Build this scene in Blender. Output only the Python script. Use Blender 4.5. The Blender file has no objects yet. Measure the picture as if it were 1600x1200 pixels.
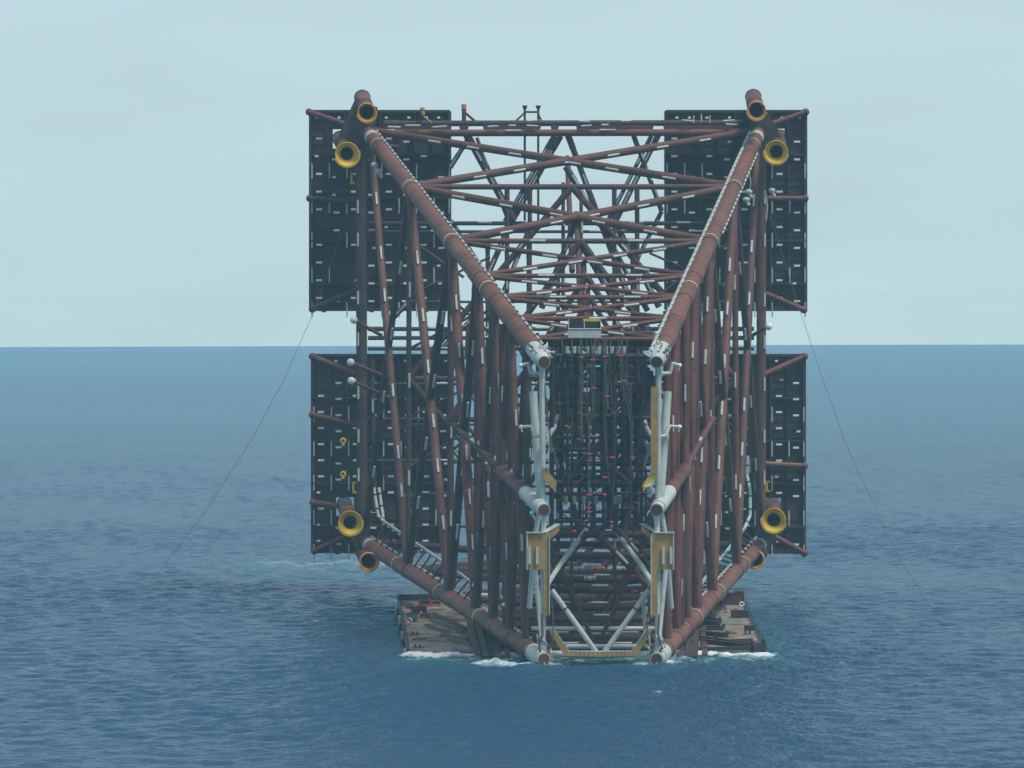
import bpy, math, random
import numpy as np
from mathutils import Vector, Matrix

random.seed(7)
rng = np.random.default_rng(7)
R = math.radians
scene = bpy.context.scene
COL = scene.collection

# ------------------------------------------------------------------ camera
FPX = 6435.0            # focal length in photo pixels (1600 wide)
H = 45.6                # camera height above the water
YL = 498.0              # photo row of the level line
ROLL = math.atan(-0.0025)
RV = Vector((math.cos(ROLL), 0, math.sin(ROLL)))
UV = Vector((-math.sin(ROLL), 0, math.cos(ROLL)))
FV = Vector((0, 1, 0))
CAM = Vector((0, 0, H))
cd = bpy.data.cameras.new('camera')
cam = bpy.data.objects.new('camera', cd)
COL.objects.link(cam)
cam.matrix_world = Matrix((
    (RV.x, UV.x, -FV.x, 0), (RV.y, UV.y, -FV.y, 0), (RV.z, UV.z, -FV.z, H), (0, 0, 0, 1)))
cd.sensor_width = 36.0
cd.lens = 36.0 * FPX / 1600.0
cd.shift_y = -(600 - YL) / 1600.0
cd.clip_start = 1.0
cd.clip_end = 60000.0
scene.camera = cam

# ------------------------------------------------------------------ world, sun, exposure
SUN_EL, SUN_AZ = 63.0, 128.0       # azimuth measured from +Y (view direction) clockwise; behind the camera, to its right
world = bpy.data.worlds.new('World')
scene.world = world
world.use_nodes = True
nt = world.node_tree
nt.nodes.clear()
out = nt.nodes.new('ShaderNodeOutputWorld')
bg = nt.nodes.new('ShaderNodeBackground')
sky = nt.nodes.new('ShaderNodeTexSky')
sky.sky_type = 'NISHITA'
sky.sun_disc = False
sky.sun_elevation = R(SUN_EL)
sky.sun_rotation = R(SUN_AZ)
sky.altitude = 0
sky.air_density = 1.0
sky.dust_density = 1.5
sky.ozone_density = 2.0
tc = nt.nodes.new('ShaderNodeTexCoord')
mp = nt.nodes.new('ShaderNodeMapping')
mp.inputs['Scale'].default_value = (5.0, 5.0, 26.0)
nz = nt.nodes.new('ShaderNodeTexNoise')
nz.inputs['Scale'].default_value = 1.6
nz.inputs['Detail'].default_value = 4.0
nz.inputs['Roughness'].default_value = 0.5
cr = nt.nodes.new('ShaderNodeValToRGB')
cr.color_ramp.elements[0].position = 0.35
cr.color_ramp.elements[0].color = (0.82, 0.82, 0.82, 1)
cr.color_ramp.elements[1].position = 0.75
cr.color_ramp.elements[1].color = (1, 1, 1, 1)
tint = nt.nodes.new('ShaderNodeMix')
tint.data_type = 'RGBA'
tint.blend_type = 'MULTIPLY'
tint.inputs[0].default_value = 1.0
tint.inputs[7].default_value = (0.92, 1.0, 1.0, 1)
cl = nt.nodes.new('ShaderNodeMix')       # thin stratus veil: greyer patches
cl.data_type = 'RGBA'
cl.inputs[7].default_value = (5.95, 7.65, 8.25, 1)   # thin stratus, thickest towards the horizon
mul = nt.nodes.new('ShaderNodeMath')
mul.operation = 'MULTIPLY'
sep = nt.nodes.new('ShaderNodeSeparateXYZ')
alt = nt.nodes.new('ShaderNodeMapRange')
alt.interpolation_type = 'SMOOTHSTEP'
alt.inputs['From Min'].default_value = 0.05
alt.inputs['From Max'].default_value = 0.60
alt.inputs['To Min'].default_value = 0.95
alt.inputs['To Max'].default_value = 0.25
nt.links.new(tc.outputs['Generated'], sep.inputs[0])
nt.links.new(sep.outputs['Z'], alt.inputs['Value'])
nt.links.new(alt.outputs[0], mul.inputs[1])
nt.links.new(tc.outputs['Generated'], mp.inputs['Vector'])
nt.links.new(mp.outputs[0], nz.inputs['Vector'])
nt.links.new(nz.outputs['Fac'], cr.inputs[0])
nt.links.new(cr.outputs[0], mul.inputs[0])
nt.links.new(sky.outputs[0], tint.inputs[6])
nt.links.new(tint.outputs[2], cl.inputs[6])
nt.links.new(mul.outputs[0], cl.inputs[0])
# the sky pales and warms towards the horizon
zc = nt.nodes.new('ShaderNodeMapRange')
zc.inputs['From Min'].default_value = 0.0
zc.inputs['From Max'].default_value = 0.07
nt.links.new(sep.outputs['Z'], zc.inputs['Value'])
gr = nt.nodes.new('ShaderNodeValToRGB')
GLOW = [(0.0, 2.265, 1.823, 1.439), (.0055, 2.251, 1.808, 1.438), (.0062, 2.095, 1.717, 1.396), (.007, 1.896, 1.597, 1.333), (.008, 1.722, 1.491, 1.275),
        (.0095, 1.551, 1.385, 1.221), (.011, 1.433, 1.309, 1.178), (.013, 1.329, 1.242, 1.14), (.016, 1.228, 1.174, 1.1), (.02, 1.142, 1.111, 1.06),
        (.025, 1.092, 1.078, 1.044), (.032, 1.051, 1.047, 1.027), (.042, 1.025, 1.026, 1.015), (.07, 1.0, 1.0, 1.0)]
for n_, (z_, r_, g_, b_) in enumerate(GLOW):
    e_ = gr.color_ramp.elements[0] if n_ == 0 else gr.color_ramp.elements[-1] if n_ == len(GLOW) - 1 else gr.color_ramp.elements.new(z_ / .07)
    e_.color = (r_ / 2.5, g_ / 2.5, b_ / 2.5, 1)
nt.links.new(zc.outputs[0], gr.inputs[0])
gm = nt.nodes.new('ShaderNodeVectorMath')
gm.operation = 'SCALE'
gm.inputs['Scale'].default_value = 2.5
nt.links.new(gr.outputs[0], gm.inputs[0])
sc_ = nt.nodes.new('ShaderNodeMix')
sc_.data_type = 'RGBA'
sc_.blend_type = 'MULTIPLY'
sc_.inputs[0].default_value = 1.0
nt.links.new(cl.outputs[2], sc_.inputs[6])
nt.links.new(gm.outputs[0], sc_.inputs[7])
nt.links.new(sc_.outputs[2], bg.inputs['Color'])
bg.inputs['Strength'].default_value = 0.10
nt.links.new(bg.outputs[0], out.inputs['Surface'])

sd = bpy.data.lights.new('sun', 'SUN')
sd.energy = 2.6
sd.angle = R(13.0)
sd.color = (1.0, 0.95, 0.88)
sun = bpy.data.objects.new('sun', sd)
COL.objects.link(sun)
az = R(SUN_AZ)
sdir = Vector((math.sin(az) * math.cos(R(SUN_EL)), math.cos(az) * math.cos(R(SUN_EL)), math.sin(R(SUN_EL))))
sun.rotation_euler = (-sdir).to_track_quat('-Z', 'Y').to_euler()
sun.location = (0, 300, 300)

scene.view_settings.view_transform = 'Standard'
scene.view_settings.look = 'None'
scene.view_settings.gamma = 1.0
scene.view_settings.exposure = 0.0
scene.render.engine = 'CYCLES'
scene.cycles.max_bounces = 6
scene.cycles.volume_bounces = 1
scene.cycles.use_denoising = True

# ------------------------------------------------------------------ helpers
def P(px, py, d):
    """A point of the place at distance d along the view, on the sight line of photo pixel (px, py)."""
    return CAM + d * (FV + RV * ((px - 800.0) / FPX) + UV * ((YL - py) / FPX))

def lerp(a, b, t):
    return a + (b - a) * t

class MB:
    """Collects shapes; build() links them as one mesh object."""
    def __init__(self):
        self.v, self.f, self.m, self.s = [], [], [], []
    def add(self, verts, faces, mi=0, smooth=False):
        o = len(self.v)
        self.v += [tuple(x) for x in verts]
        for fc in faces:
            self.f.append(tuple(i + o for i in fc))
            self.m.append(mi)
            self.s.append(smooth)
    def frame(self, d):
        d = d.normalized()
        a = Vector((0, 0, 1)) if abs(d.z) < 0.9 else Vector((1, 0, 0))
        u = d.cross(a).normalized()
        return d, u, u.cross(d).normalized()
    def tube(self, a, b, r0, r1=None, n=14, mi=0, caps=True, capmi=None):
        r1 = r0 if r1 is None else r1
        d, u, w = self.frame(b - a)
        vs = []
        for c, r in ((a, r0), (b, r1)):
            for k in range(n):
                t = 2 * math.pi * k / n
                vs.append(c + u * (r * math.cos(t)) + w * (r * math.sin(t)))
        self.add(vs, [(k, (k + 1) % n, n + (k + 1) % n, n + k) for k in range(n)], mi, True)
        if caps:
            cm = mi if capmi is None else capmi
            self.add(vs[:n], [tuple(range(n - 1, -1, -1))], cm)
            self.add(vs[n:], [tuple(range(n))], cm)
        return self
    def path(self, pts, r, n=10, mi=0):
        for i in range(len(pts) - 1):
            self.tube(pts[i], pts[i + 1], r, n=n, mi=mi)
        for p in pts[1:-1]:
            self.ball(p, r * 1.02, mi=mi, n=n, m=5)
        return self
    def ring(self, c, d, r, w, t=0.05, n=20, mi=0):
        """A thin band of width w standing t proud of a tube of radius r."""
        d, u, v = self.frame(d)
        vs = []
        for z, rr in ((-w / 2, r - .02), (-w / 2, r + t), (w / 2, r + t), (w / 2, r - .02)):
            for k in range(n):
                a = 2 * math.pi * k / n
                vs.append(c + d * z + u * (rr * math.cos(a)) + v * (rr * math.sin(a)))
        fs = []
        for q in range(3):
            for k in range(n):
                fs.append((q * n + k, q * n + (k + 1) % n, (q + 1) * n + (k + 1) % n, (q + 1) * n + k))
        self.add(vs, fs, mi, False)
        return self
    def lathe(self, c, d, prof, n=24, mi=0, smooth=True):
        """prof: list of (z along d, radius)."""
        d, u, v = self.frame(d)
        vs = []
        for z, rr in prof:
            for k in range(n):
                a = 2 * math.pi * k / n
                vs.append(c + d * z + u * (rr * math.cos(a)) + v * (rr * math.sin(a)))
        fs = []
        for q in range(len(prof) - 1):
            for k in range(n):
                fs.append((q * n + k, q * n + (k + 1) % n, (q + 1) * n + (k + 1) % n, (q + 1) * n + k))
        self.add(vs, fs, mi, smooth)
        return self
    def ball(self, c, r, mi=0, n=12, m=8, sc=(1, 1, 1)):
        vs, fs = [], []
        for i in range(m + 1):
            th = math.pi * i / m
            for k in range(n):
                a = 2 * math.pi * k / n
                vs.append(c + Vector((r * sc[0] * math.sin(th) * math.cos(a), r * sc[1] * math.sin(th) * math.sin(a), r * sc[2] * math.cos(th))))
        for i in range(m):
            for k in range(n):
                fs.append((i * n + k, (i + 1) * n + k, (i + 1) * n + (k + 1) % n, i * n + (k + 1) % n))
        self.add(vs, fs, mi, True)
        return self
    def box(self, c, sx, sy, sz, ux=None, uy=None, uz=None, mi=0):
        ux = ux or Vector((1, 0, 0)); uy = uy or Vector((0, 1, 0)); uz = uz or Vector((0, 0, 1))
        vs = [c + ux * (sx / 2 * i) + uy * (sy / 2 * j) + uz * (sz / 2 * k) for i in (-1, 1) for j in (-1, 1) for k in (-1, 1)]
        self.add(vs, [(0, 1, 3, 2), (4, 6, 7, 5), (0, 4, 5, 1), (2, 3, 7, 6), (0, 2, 6, 4), (1, 5, 7, 3)], mi)
        return self
    def beam(self, a, b, w, h, mi=0):
        """A box section from a to b: w across, h in the upward direction."""
        d = b - a
        L = d.length
        d.normalize()
        s = d.cross(Vector((0, 0, 1)))
        if s.length < .05:
            s = d.cross(Vector((0, 1, 0)))
        s.normalize()
        return self.box((a + b) / 2, w, L, h, s, d, s.cross(d).normalized(), mi)
    def prism(self, pts, off, mi=0):
        n = len(pts)
        vs = list(pts) + [p + off for p in pts]
        fs = [tuple(range(n)), tuple(range(2 * n - 1, n - 1, -1))]
        fs += [(k, n + k, n + (k + 1) % n, (k + 1) % n) for k in range(n)]
        self.add(vs, fs, mi)
        return self
    def build(self, name, mats, parent=None):
        me = bpy.data.meshes.new(name)
        me.from_pydata(self.v, [], self.f)
        mats = mats if isinstance(mats, (list, tuple)) else [mats]
        for m in mats:
            me.materials.append(m)
        me.polygons.foreach_set('material_index', self.m)
        me.polygons.foreach_set('use_smooth', self.s)
        me.update()
        o = bpy.data.objects.new(name, me)
        COL.objects.link(o)
        if parent is not None:
            o.parent = parent
            o.matrix_parent_inverse = parent_inv(parent)
        return o

def parent_inv(p):
    m = Matrix.Identity(4)
    chain = []
    while p is not None:
        chain.append(p)
        p = p.parent
    m = Matrix.Identity(4)
    for q in reversed(chain):
        m = m @ q.matrix_parent_inverse @ q.matrix_basis
    return m.inverted()

def tag(o, label=None, cat=None, group=None, kind=None):
    if label: o['label'] = label
    if cat: o['category'] = cat
    if group: o['group'] = group
    if kind: o['kind'] = kind
    return o

def empty(name, loc, label, cat, group=None):
    o = bpy.data.objects.new(name, None)
    COL.objects.link(o)
    o.location = loc
    o.empty_display_size = 2
    return tag(o, label, cat, group)

# ------------------------------------------------------------------ materials
def mat(name, cols, rough=0.7, scale=0.35, stretch=(1, 1, 1), metal=0.0, bump=0.0, detail=6.0, spots=None, spot_thr=0.62):
    """Procedural paint or steel: cols blend over a noise, optional rust or dirt spots with a shape of their own."""
    m = bpy.data.materials.new(name)
    m.use_nodes = True
    t = m.node_tree
    b = t.nodes['Principled BSDF']
    g = t.nodes.new('ShaderNodeNewGeometry')
    mp_ = t.nodes.new('ShaderNodeMapping')
    mp_.inputs['Scale'].default_value = stretch
    n1 = t.nodes.new('ShaderNodeTexNoise')
    n1.inputs['Scale'].default_value = scale
    n1.inputs['Detail'].default_value = detail
    n1.inputs['Roughness'].default_value = 0.62
    rp = t.nodes.new('ShaderNodeValToRGB')
    e = rp.color_ramp.elements
    e[0].position, e[0].color = 0.32, (*cols[0], 1)
    e[1].position, e[1].color = 0.68, (*cols[-1], 1)
    for i, c in enumerate(cols[1:-1]):
        q = e.new(0.32 + 0.36 * (i + 1) / (len(cols) - 1))
        q.color = (*c, 1)
    t.links.new(g.outputs['Position'], mp_.inputs['Vector'])
    t.links.new(mp_.outputs[0], n1.inputs['Vector'])
    t.links.new(n1.outputs['Fac'], rp.inputs[0])
    src = rp.outputs[0]
    if spots:
        n2 = t.nodes.new('ShaderNodeTexNoise')
        n2.inputs['Scale'].default_value = scale * 3.1
        n2.inputs['Detail'].default_value = 8
        n2.inputs['Roughness'].default_value = 0.7
        t.links.new(g.outputs['Position'], n2.inputs['Vector'])
        r2 = t.nodes.new('ShaderNodeValToRGB')
        r2.color_ramp.elements[0].position = spot_thr - 0.04
        r2.color_ramp.elements[0].color = (0, 0, 0, 1)
        r2.color_ramp.elements[1].position = spot_thr + 0.06
        r2.color_ramp.elements[1].color = (1, 1, 1, 1)
        t.links.new(n2.outputs['Fac'], r2.inputs[0])
        mx = t.nodes.new('ShaderNodeMix')
        mx.data_type = 'RGBA'
        t.links.new(r2.outputs[0], mx.inputs[0])
        t.links.new(src, mx.inputs[6])
        mx.inputs[7].default_value = (*spots, 1)
        src = mx.outputs[2]
    t.links.new(src, b.inputs['Base Color'])
    b.inputs['Roughness'].default_value = rough
    b.inputs['Metallic'].default_value = metal
    if bump:
        bp = t.nodes.new('ShaderNodeBump')
        bp.inputs['Strength'].default_value = bump
        bp.inputs['Distance'].default_value = 0.1
        t.links.new(n1.outputs['Fac'], bp.inputs['Height'])
        t.links.new(bp.outputs[0], b.inputs['Normal'])
    return m

M = {}
M['leg'] = mat('red_oxide_leg', [(.108, .039, .027), (.172, .060, .038), (.24, .092, .054)], .62, .16, spots=(.25, .135, .07), spot_thr=.62, bump=.15)
REDS = [mat('red_oxide_steel', [(.092, .031, .024), (.150, .048, .034), (.20, .068, .046)], .65, .22, spots=(.07, .033, .028), spot_thr=.60),
        mat('browned_oxide_steel', [(.088, .035, .025), (.132, .051, .034), (.175, .074, .047)], .7, .18, spots=(.20, .10, .055), spot_thr=.63),
        mat('dark_oxide_steel', [(.075, .030, .026), (.115, .043, .034), (.15, .056, .043)], .66, .25, spots=(.16, .075, .045), spot_thr=.65)]
M['red'] = REDS[0]
DULLS = [mat('dull_brown_steel', [(.055, .028, .025), (.085, .040, .034), (.115, .053, .042)], .7, .25, spots=(.13, .065, .04), spot_thr=.64),
         mat('grey_brown_steel', [(.045, .028, .026), (.068, .040, .036), (.09, .052, .045)], .72, .25, spots=(.11, .06, .045), spot_thr=.62)]
M['dull'] = DULLS[0]
M['dark'] = mat('dark_primer_steel', [(.032, .024, .026), (.054, .036, .034), (.082, .050, .043)], .75, .10, spots=(.095, .05, .036), spot_thr=.60)
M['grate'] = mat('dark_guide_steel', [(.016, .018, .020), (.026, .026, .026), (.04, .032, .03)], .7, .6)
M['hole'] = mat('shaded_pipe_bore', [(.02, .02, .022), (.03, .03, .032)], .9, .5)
M['white'] = mat('white_marine_paint', [(.40, .45, .40), (.52, .56, .51), (.58, .61, .56)], .5, .35, spots=(.30, .29, .24), spot_thr=.62)
M['anode'] = mat('zinc_anode', [(.42, .42, .40), (.55, .55, .52), (.64, .64, .61)], .6, .8)
M['slot'] = mat('bright_zinc_plate', [(.80, .82, .81), (.88, .89, .88)], .5, .8)
M['yellow'] = mat('yellow_guide_paint', [(.60, .38, .02), (.70, .47, .03), (.74, .53, .05)], .5, .6, spots=(.42, .25, .03), spot_thr=.68)
M['amber'] = mat('amber_guide_paint', [(.58, .27, .03), (.68, .34, .04), (.72, .40, .06)], .5, .6, spots=(.30, .12, .04), spot_thr=.66)
M['ochre'] = mat('ochre_walkway_paint', [(.30, .18, .055), (.38, .235, .075), (.44, .28, .10)], .65, .7, spots=(.40, .14, .05), spot_thr=.66)
M['band'] = mat('cream_marking_paint', [(.66, .56, .32), (.75, .66, .42)], .55, 1.0)
M['chalk'] = mat('faded_weld_marking', [(.30, .22, .16), (.42, .33, .24)], .7, 1.0)
M['grey'] = mat('light_grey_paint', [(.42, .45, .43), (.52, .55, .53)], .6, .9, spots=(.3, .28, .24))
M['funnel'] = mat('weathered_funnel_paint', [(.16, .16, .13), (.24, .24, .19)], .7, 1.0)
M['rope'] = mat('wire_rope', [(.07, .075, .07), (.11, .115, .105)], .7, 3.0)
M['strap'] = mat('red_lashing', [(.75, .07, .035), (.85, .12, .05)], .6, 1.5)
M['green'] = mat('mint_pipe_coating', [(.36, .56, .46), (.46, .66, .55)], .55, .9)
M['lime'] = mat('bright_green_plastic', [(.06, .62, .12), (.10, .72, .18)], .5, 1.0)
M['deck'] = mat('worn_barge_deck', [(.19, .145, .105), (.34, .26, .19), (.22, .175, .14), (.40, .315, .23)], .85, .11, spots=(.06, .045, .038), spot_thr=.55)
M['hull'] = mat('barge_hull_paint', [(.03, .03, .035), (.05, .048, .052), (.07, .06, .06)], .7, .3, spots=(.11, .06, .045))
M['redmach'] = mat('red_machine_paint', [(.30, .035, .04), (.42, .05, .05)], .55, .8, spots=(.12, .04, .04))
M['teal'] = mat('teal_tarpaulin', [(.04, .17, .14), (.06, .23, .19)], .7, .9)
M['faded'] = mat('faded_green_canvas', [(.13, .17, .12), (.18, .22, .16)], .9, .5, spots=(.2, .17, .13), spot_thr=.58)
M['line'] = mat('pale_line', [(.22, .22, .20), (.30, .30, .28)], .7, 2.0)
M['wood'] = mat('weathered_timber', [(.12, .095, .07), (.20, .165, .13)], .85, .9)
M['orange'] = mat('orange_paint', [(.60, .17, .05), (.70, .23, .07)], .6, .9)

# ------------------------------------------------------------------ haze
def make_haze():
    b = MB()
    b.box(Vector((0, 0, 38.75)), 14200, 14200, 93.5)
    m = bpy.data.materials.new('sea_haze')
    m.use_nodes = True
    t = m.node_tree
    t.nodes.clear()
    o = t.nodes.new('ShaderNodeOutputMaterial')
    v = t.nodes.new('ShaderNodeVolumePrincipled')
    v.inputs['Color'].default_value = (0.46, 0.86, 1.0, 1)
    v.inputs['Density'].default_value = 0.00017
    v.inputs['Anisotropy'].default_value = -0.1
    t.links.new(v.outputs[0], o.inputs['Volume'])
    h = b.build('haze', m)
    tag(h, 'pale blue sea haze between the viewer and the horizon', 'haze', kind='stuff')
make_haze()

# ------------------------------------------------------------------ sea
SEA_R = 7000.0
def foam_mask(x, y):
    f = np.zeros_like(x)
    # breaking water along the awash bow edge of the barge
    inx = np.clip(np.minimum(x + 17.5, 37.5 - x) / 3.0, 0, 1)
    wob = 1.2 * np.sin(x * .45) + .8 * np.sin(x * 1.1 + 1.3)
    f = np.maximum(f, 1.0 * inx * np.exp(-((y - 556.0 + wob) / 3.6) ** 2))
    f = np.maximum(f, .62 * inx * np.exp(-((y - 549.0 - wob) / 5.5) ** 2))
    # a second line of broken water nearer the rockers
    in2 = np.clip(np.minimum(x + 9.0, 25.0 - x) / 4.0, 0, 1) * (1 - .45 * np.exp(-((x - 11) / 5.0) ** 2))
    f = np.maximum(f, .82 * in2 * np.exp(-((y - 542.5 + .7 * wob) / 3.2) ** 2))
    # hull sides
    for sx in (-16.5, 36.2):
        f = np.maximum(f, .42 * np.exp(-((x - sx) / 2.0) ** 2) * ((y > 555) & (y < 640)))
    # wake streak behind the mudmats
    inw = np.clip(np.minimum(x + 56.0, -14 - x) / 10.0, 0, 1)
    f = np.maximum(f, .60 * inw * np.exp(-((y - 770.0 + 3.0 * wob) / 13.0) ** 2))
    f = np.maximum(f, .5 * inw * np.exp(-((y - 745.0 + .3 * x) / 16.0) ** 2))
    return f

def make_sea():
    rad = [0.0, 60.0, 120.0, 180.0, 240.0, 300.0, 340.0]
    r = 360.0
    while r < 900.0:
        rad.append(r); r += 0.5 if r < 700 else .8
    while r < 2500.0:
        rad.append(r); r *= 1.0022
    while r < SEA_R:
        rad.append(r); r *= 1.02
    rad.append(SEA_R)
    rad = np.array(rad)
    ang = np.concatenate([np.arange(-180, -30, 3.0), np.arange(-30, -9.5, .5), np.arange(-9.5, 9.5, .055), np.arange(9.5, 30, .5), np.arange(30, 180, 3.0)])
    A, Rr = np.meshgrid(np.radians(ang), rad)
    X = Rr * np.sin(A)
    Y = Rr * np.cos(A)
    Z = np.zeros_like(X)
    amp_total = np.clip((Rr - 300) / 60, 0, 1) * np.clip((2400 - Rr) / 1500, 0, 1)
    gust = .78 + .16 * np.sin(X * .021 + Y * .013 + 1.0) + .14 * np.sin(X * -.034 + Y * .027) + .12 * np.sin(X * .06 + Y * .041 + 2.0)
    for q_ in range(64):
        wl = 1.25 * (9.0 / 1.25) ** ((q_ + rng.random()) / 64)
        k = 2 * math.pi / wl
        th = R(10 + rng.normal(0, 46))
        ph = rng.random() * 6.283
        a = 0.0060 * wl ** .92 * (0.6 + 0.8 * rng.random())
        fade = np.clip((wl / 1.9 - np.maximum(.5, Rr * .0011)) / .5, 0, 1)
        q = k * (X * math.sin(th) + Y * math.cos(th)) + ph
        Z += a * fade * (np.sin(q) + .25 * np.cos(2 * q))
    Z *= amp_total * gust
    F = foam_mask(X, Y)
    Z += .5 * F * (0.2 + rng.random(F.shape)) * (Rr < 700)
    nr, na = X.shape
    co = np.stack([X, Y, Z], -1).reshape(-1, 3)
    i = np.arange(nr - 1)[:, None] * na
    j = np.arange(na)[None, :]
    j2 = (j + 1) % na
    quads = np.stack([i + j, i + na + j, i + na + j2, i + j2], -1).reshape(-1, 4)
    me = bpy.data.meshes.new('sea')
    me.vertices.add(len(co)); me.vertices.foreach_set('co', co.ravel())
    nq = len(quads)
    me.loops.add(nq * 4); me.loops.foreach_set('vertex_index', quads.ravel().astype(np.int32))
    me.polygons.add(nq)
    me.polygons.foreach_set('loop_start', np.arange(0, nq * 4, 4, dtype=np.int32))
    me.polygons.foreach_set('loop_total', np.full(nq, 4, dtype=np.int32))
    me.polygons.foreach_set('use_smooth', np.ones(nq, dtype=bool))
    at = me.attributes.new('foam', 'FLOAT', 'POINT')
    at.data.foreach_set('value', F.ravel().astype(np.float32))
    me.update(); me.validate()
    o = bpy.data.objects.new('sea', me)
    COL.objects.link(o)
    m = bpy.data.materials.new('sea_water')
    m.use_nodes = True
    t = m.node_tree
    b = t.nodes['Principled BSDF']
    b.inputs['Base Color'].default_value = (.017, .076, .150, 1)
    b.inputs['Roughness'].default_value = 0.24
    b.inputs['Specular IOR Level'].default_value = 0.5
    b.inputs['IOR'].default_value = 1.33
    g = t.nodes.new('ShaderNodeNewGeometry')
    def noise(scale, sx, sy, det, ro=.55):
        mpn = t.nodes.new('ShaderNodeMapping')
        mpn.inputs['Scale'].default_value = (sx, sy, 1)
        mpn.inputs['Rotation'].default_value = (0, 0, R(18))
        n = t.nodes.new('ShaderNodeTexNoise')
        n.inputs['Scale'].default_value = scale
        n.inputs['Detail'].default_value = det
        n.inputs['Roughness'].default_value = ro
        t.links.new(g.outputs['Position'], mpn.inputs['Vector'])
        t.links.new(mpn.outputs[0], n.inputs['Vector'])
        return n
    n1 = noise(1.15, 1.0, .75, 4)
    n2 = noise(.035, .7, 1.0, 3)
    bp = t.nodes.new('ShaderNodeBump')
    bp.inputs['Strength'].default_value = 1.0
    bp.inputs['Distance'].default_value = 0.8
    t.links.new(n1.outputs['Fac'], bp.inputs['Height'])
    bp2 = t.nodes.new('ShaderNodeBump')
    bp2.inputs['Strength'].default_value = 1.0
    bp2.inputs['Distance'].default_value = .7
    t.links.new(n2.outputs['Fac'], bp2.inputs['Height'])
    t.links.new(bp2.outputs[0], bp.inputs['Normal'])
    t.links.new(bp.outputs[0], b.inputs['Normal'])
    # foam: mask attribute broken up by noise, plus scattered whitecaps
    af = t.nodes.new('ShaderNodeAttribute'); af.attribute_name = 'foam'
    nf = noise(1.1, .8, .7, 8, .8)
    nw = noise(.17, .8, 1.5, 5, .66)
    add = t.nodes.new('ShaderNodeMath'); add.operation = 'ADD'
    t.links.new(af.outputs['Fac'], add.inputs[0]); t.links.new(nf.outputs['Fac'], add.inputs[1])
    r1 = t.nodes.new('ShaderNodeMapRange'); r1.interpolation_type = 'SMOOTHSTEP'
    r1.inputs['From Min'].default_value = .98; r1.inputs['From Max'].default_value = 1.50
    t.links.new(add.outputs[0], r1.inputs['Value'])
    r2 = t.nodes.new('ShaderNodeMapRange'); r2.interpolation_type = 'SMOOTHSTEP'
    r2.inputs['From Min'].default_value = .672; r2.inputs['From Max'].default_value = .74
    r2.inputs['To Max'].default_value = .45
    t.links.new(nw.outputs['Fac'], r2.inputs['Value'])
    mxm = t.nodes.new('ShaderNodeMath'); mxm.operation = 'MAXIMUM'
    t.links.new(r1.outputs[0], mxm.inputs[0]); t.links.new(r2.outputs[0], mxm.inputs[1])
    # aerated turquoise water around the foam
    aer = t.nodes.new('ShaderNodeMix'); aer.data_type = 'RGBA'
    aer.inputs[6].default_value = (.017, .076, .150, 1); aer.inputs[7].default_value = (.03, .14, .17, 1)
    pw = t.nodes.new('ShaderNodeMath'); pw.operation = 'POWER'; pw.inputs[1].default_value = .55
    t.links.new(af.outputs['Fac'], pw.inputs[0]); t.links.new(pw.outputs[0], aer.inputs[0])
    t.links.new(aer.outputs[2], b.inputs['Base Color'])
    fo = t.nodes.new('ShaderNodeBsdfDiffuse'); fo.inputs['Color'].default_value = (.74, .80, .82, 1)
    ms = t.nodes.new('ShaderNodeMixShader')
    t.links.new(mxm.outputs[0], ms.inputs[0]); t.links.new(b.outputs[0], ms.inputs[1]); t.links.new(fo.outputs[0], ms.inputs[2])
    t.links.new(ms.outputs[0], t.nodes['Material Output'].inputs['Surface'])
    me.materials.append(m)
    tag(o, 'choppy blue open sea reaching to a level horizon', 'sea', kind='structure')
make_sea()

# ================================================================== THE JACKET
J = empty('platform_jacket', (P(940, 930, 610).x, 610, 2.0),
          'huge rust red tubular steel jacket lying on the barge, four dark mudmats at its base', 'platform jacket')
ANODES = []      # (parent, centre, direction, length, radius)

NEAR, FAR = 540.0, 680.0
F_ = {'TL': P(572, 203, FAR), 'TR': P(1187, 203, FAR), 'BL': P(568, 846, FAR), 'BR': P(1192, 846, FAR)}
N_ = {'TL': P(850, 566, NEAR), 'TR': P(1026, 566, NEAR), 'BL': P(850, 1030, NEAR), 'BR': P(1026, 1030, NEAR)}
S = [0.0, .29, .536, .68, .765, .845, .92]
def node(leg, s):
    return lerp(F_[leg], N_[leg], s)

def anodes_on(o, a, b, r, n, L=2.3, ar=.19, off=None, t0=.12, t1=.9, toward=Vector((0, -1, .35))):
    d = (b - a).normalized()
    q = toward if off is None else off
    q = (q - d * q.dot(d)).normalized()
    for i in range(n):
        t = t0 + (t1 - t0) * (i + .5) / n + random.uniform(-.02, .02)
        ANODES.append((o, lerp(a, b, t) + q * (r + ar * .7), d, L, ar))

def member(name, a, b, r, m='red', n_an=0, r1=None, cans=True, parent=None, **kw):
    mb = MB()
    mb.tube(a, b, r, r1)
    if cans and r > .3:
        d = b - a
        L = d.length
        for t in (2.6 / L, 1 - 2.6 / L):       # thickened stubs near the joints
            c = lerp(a, b, t)
            e = a if t < .5 else b
            mb.tube(e, c, r * 1.10, n=14)
        # girth welds
        k = max(1, int(L / 11))
        for i in range(1, k):
            mb.ring(lerp(a, b, i / k), d, r, .10, .02, n=14)
    o = mb.build(name, random.choice(REDS) if m == 'red' else random.choice(DULLS) if m == 'dull' else M[m], parent or J)
    if n_an:
        anodes_on(o, a, b, r, n_an, **kw)
    return o

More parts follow.
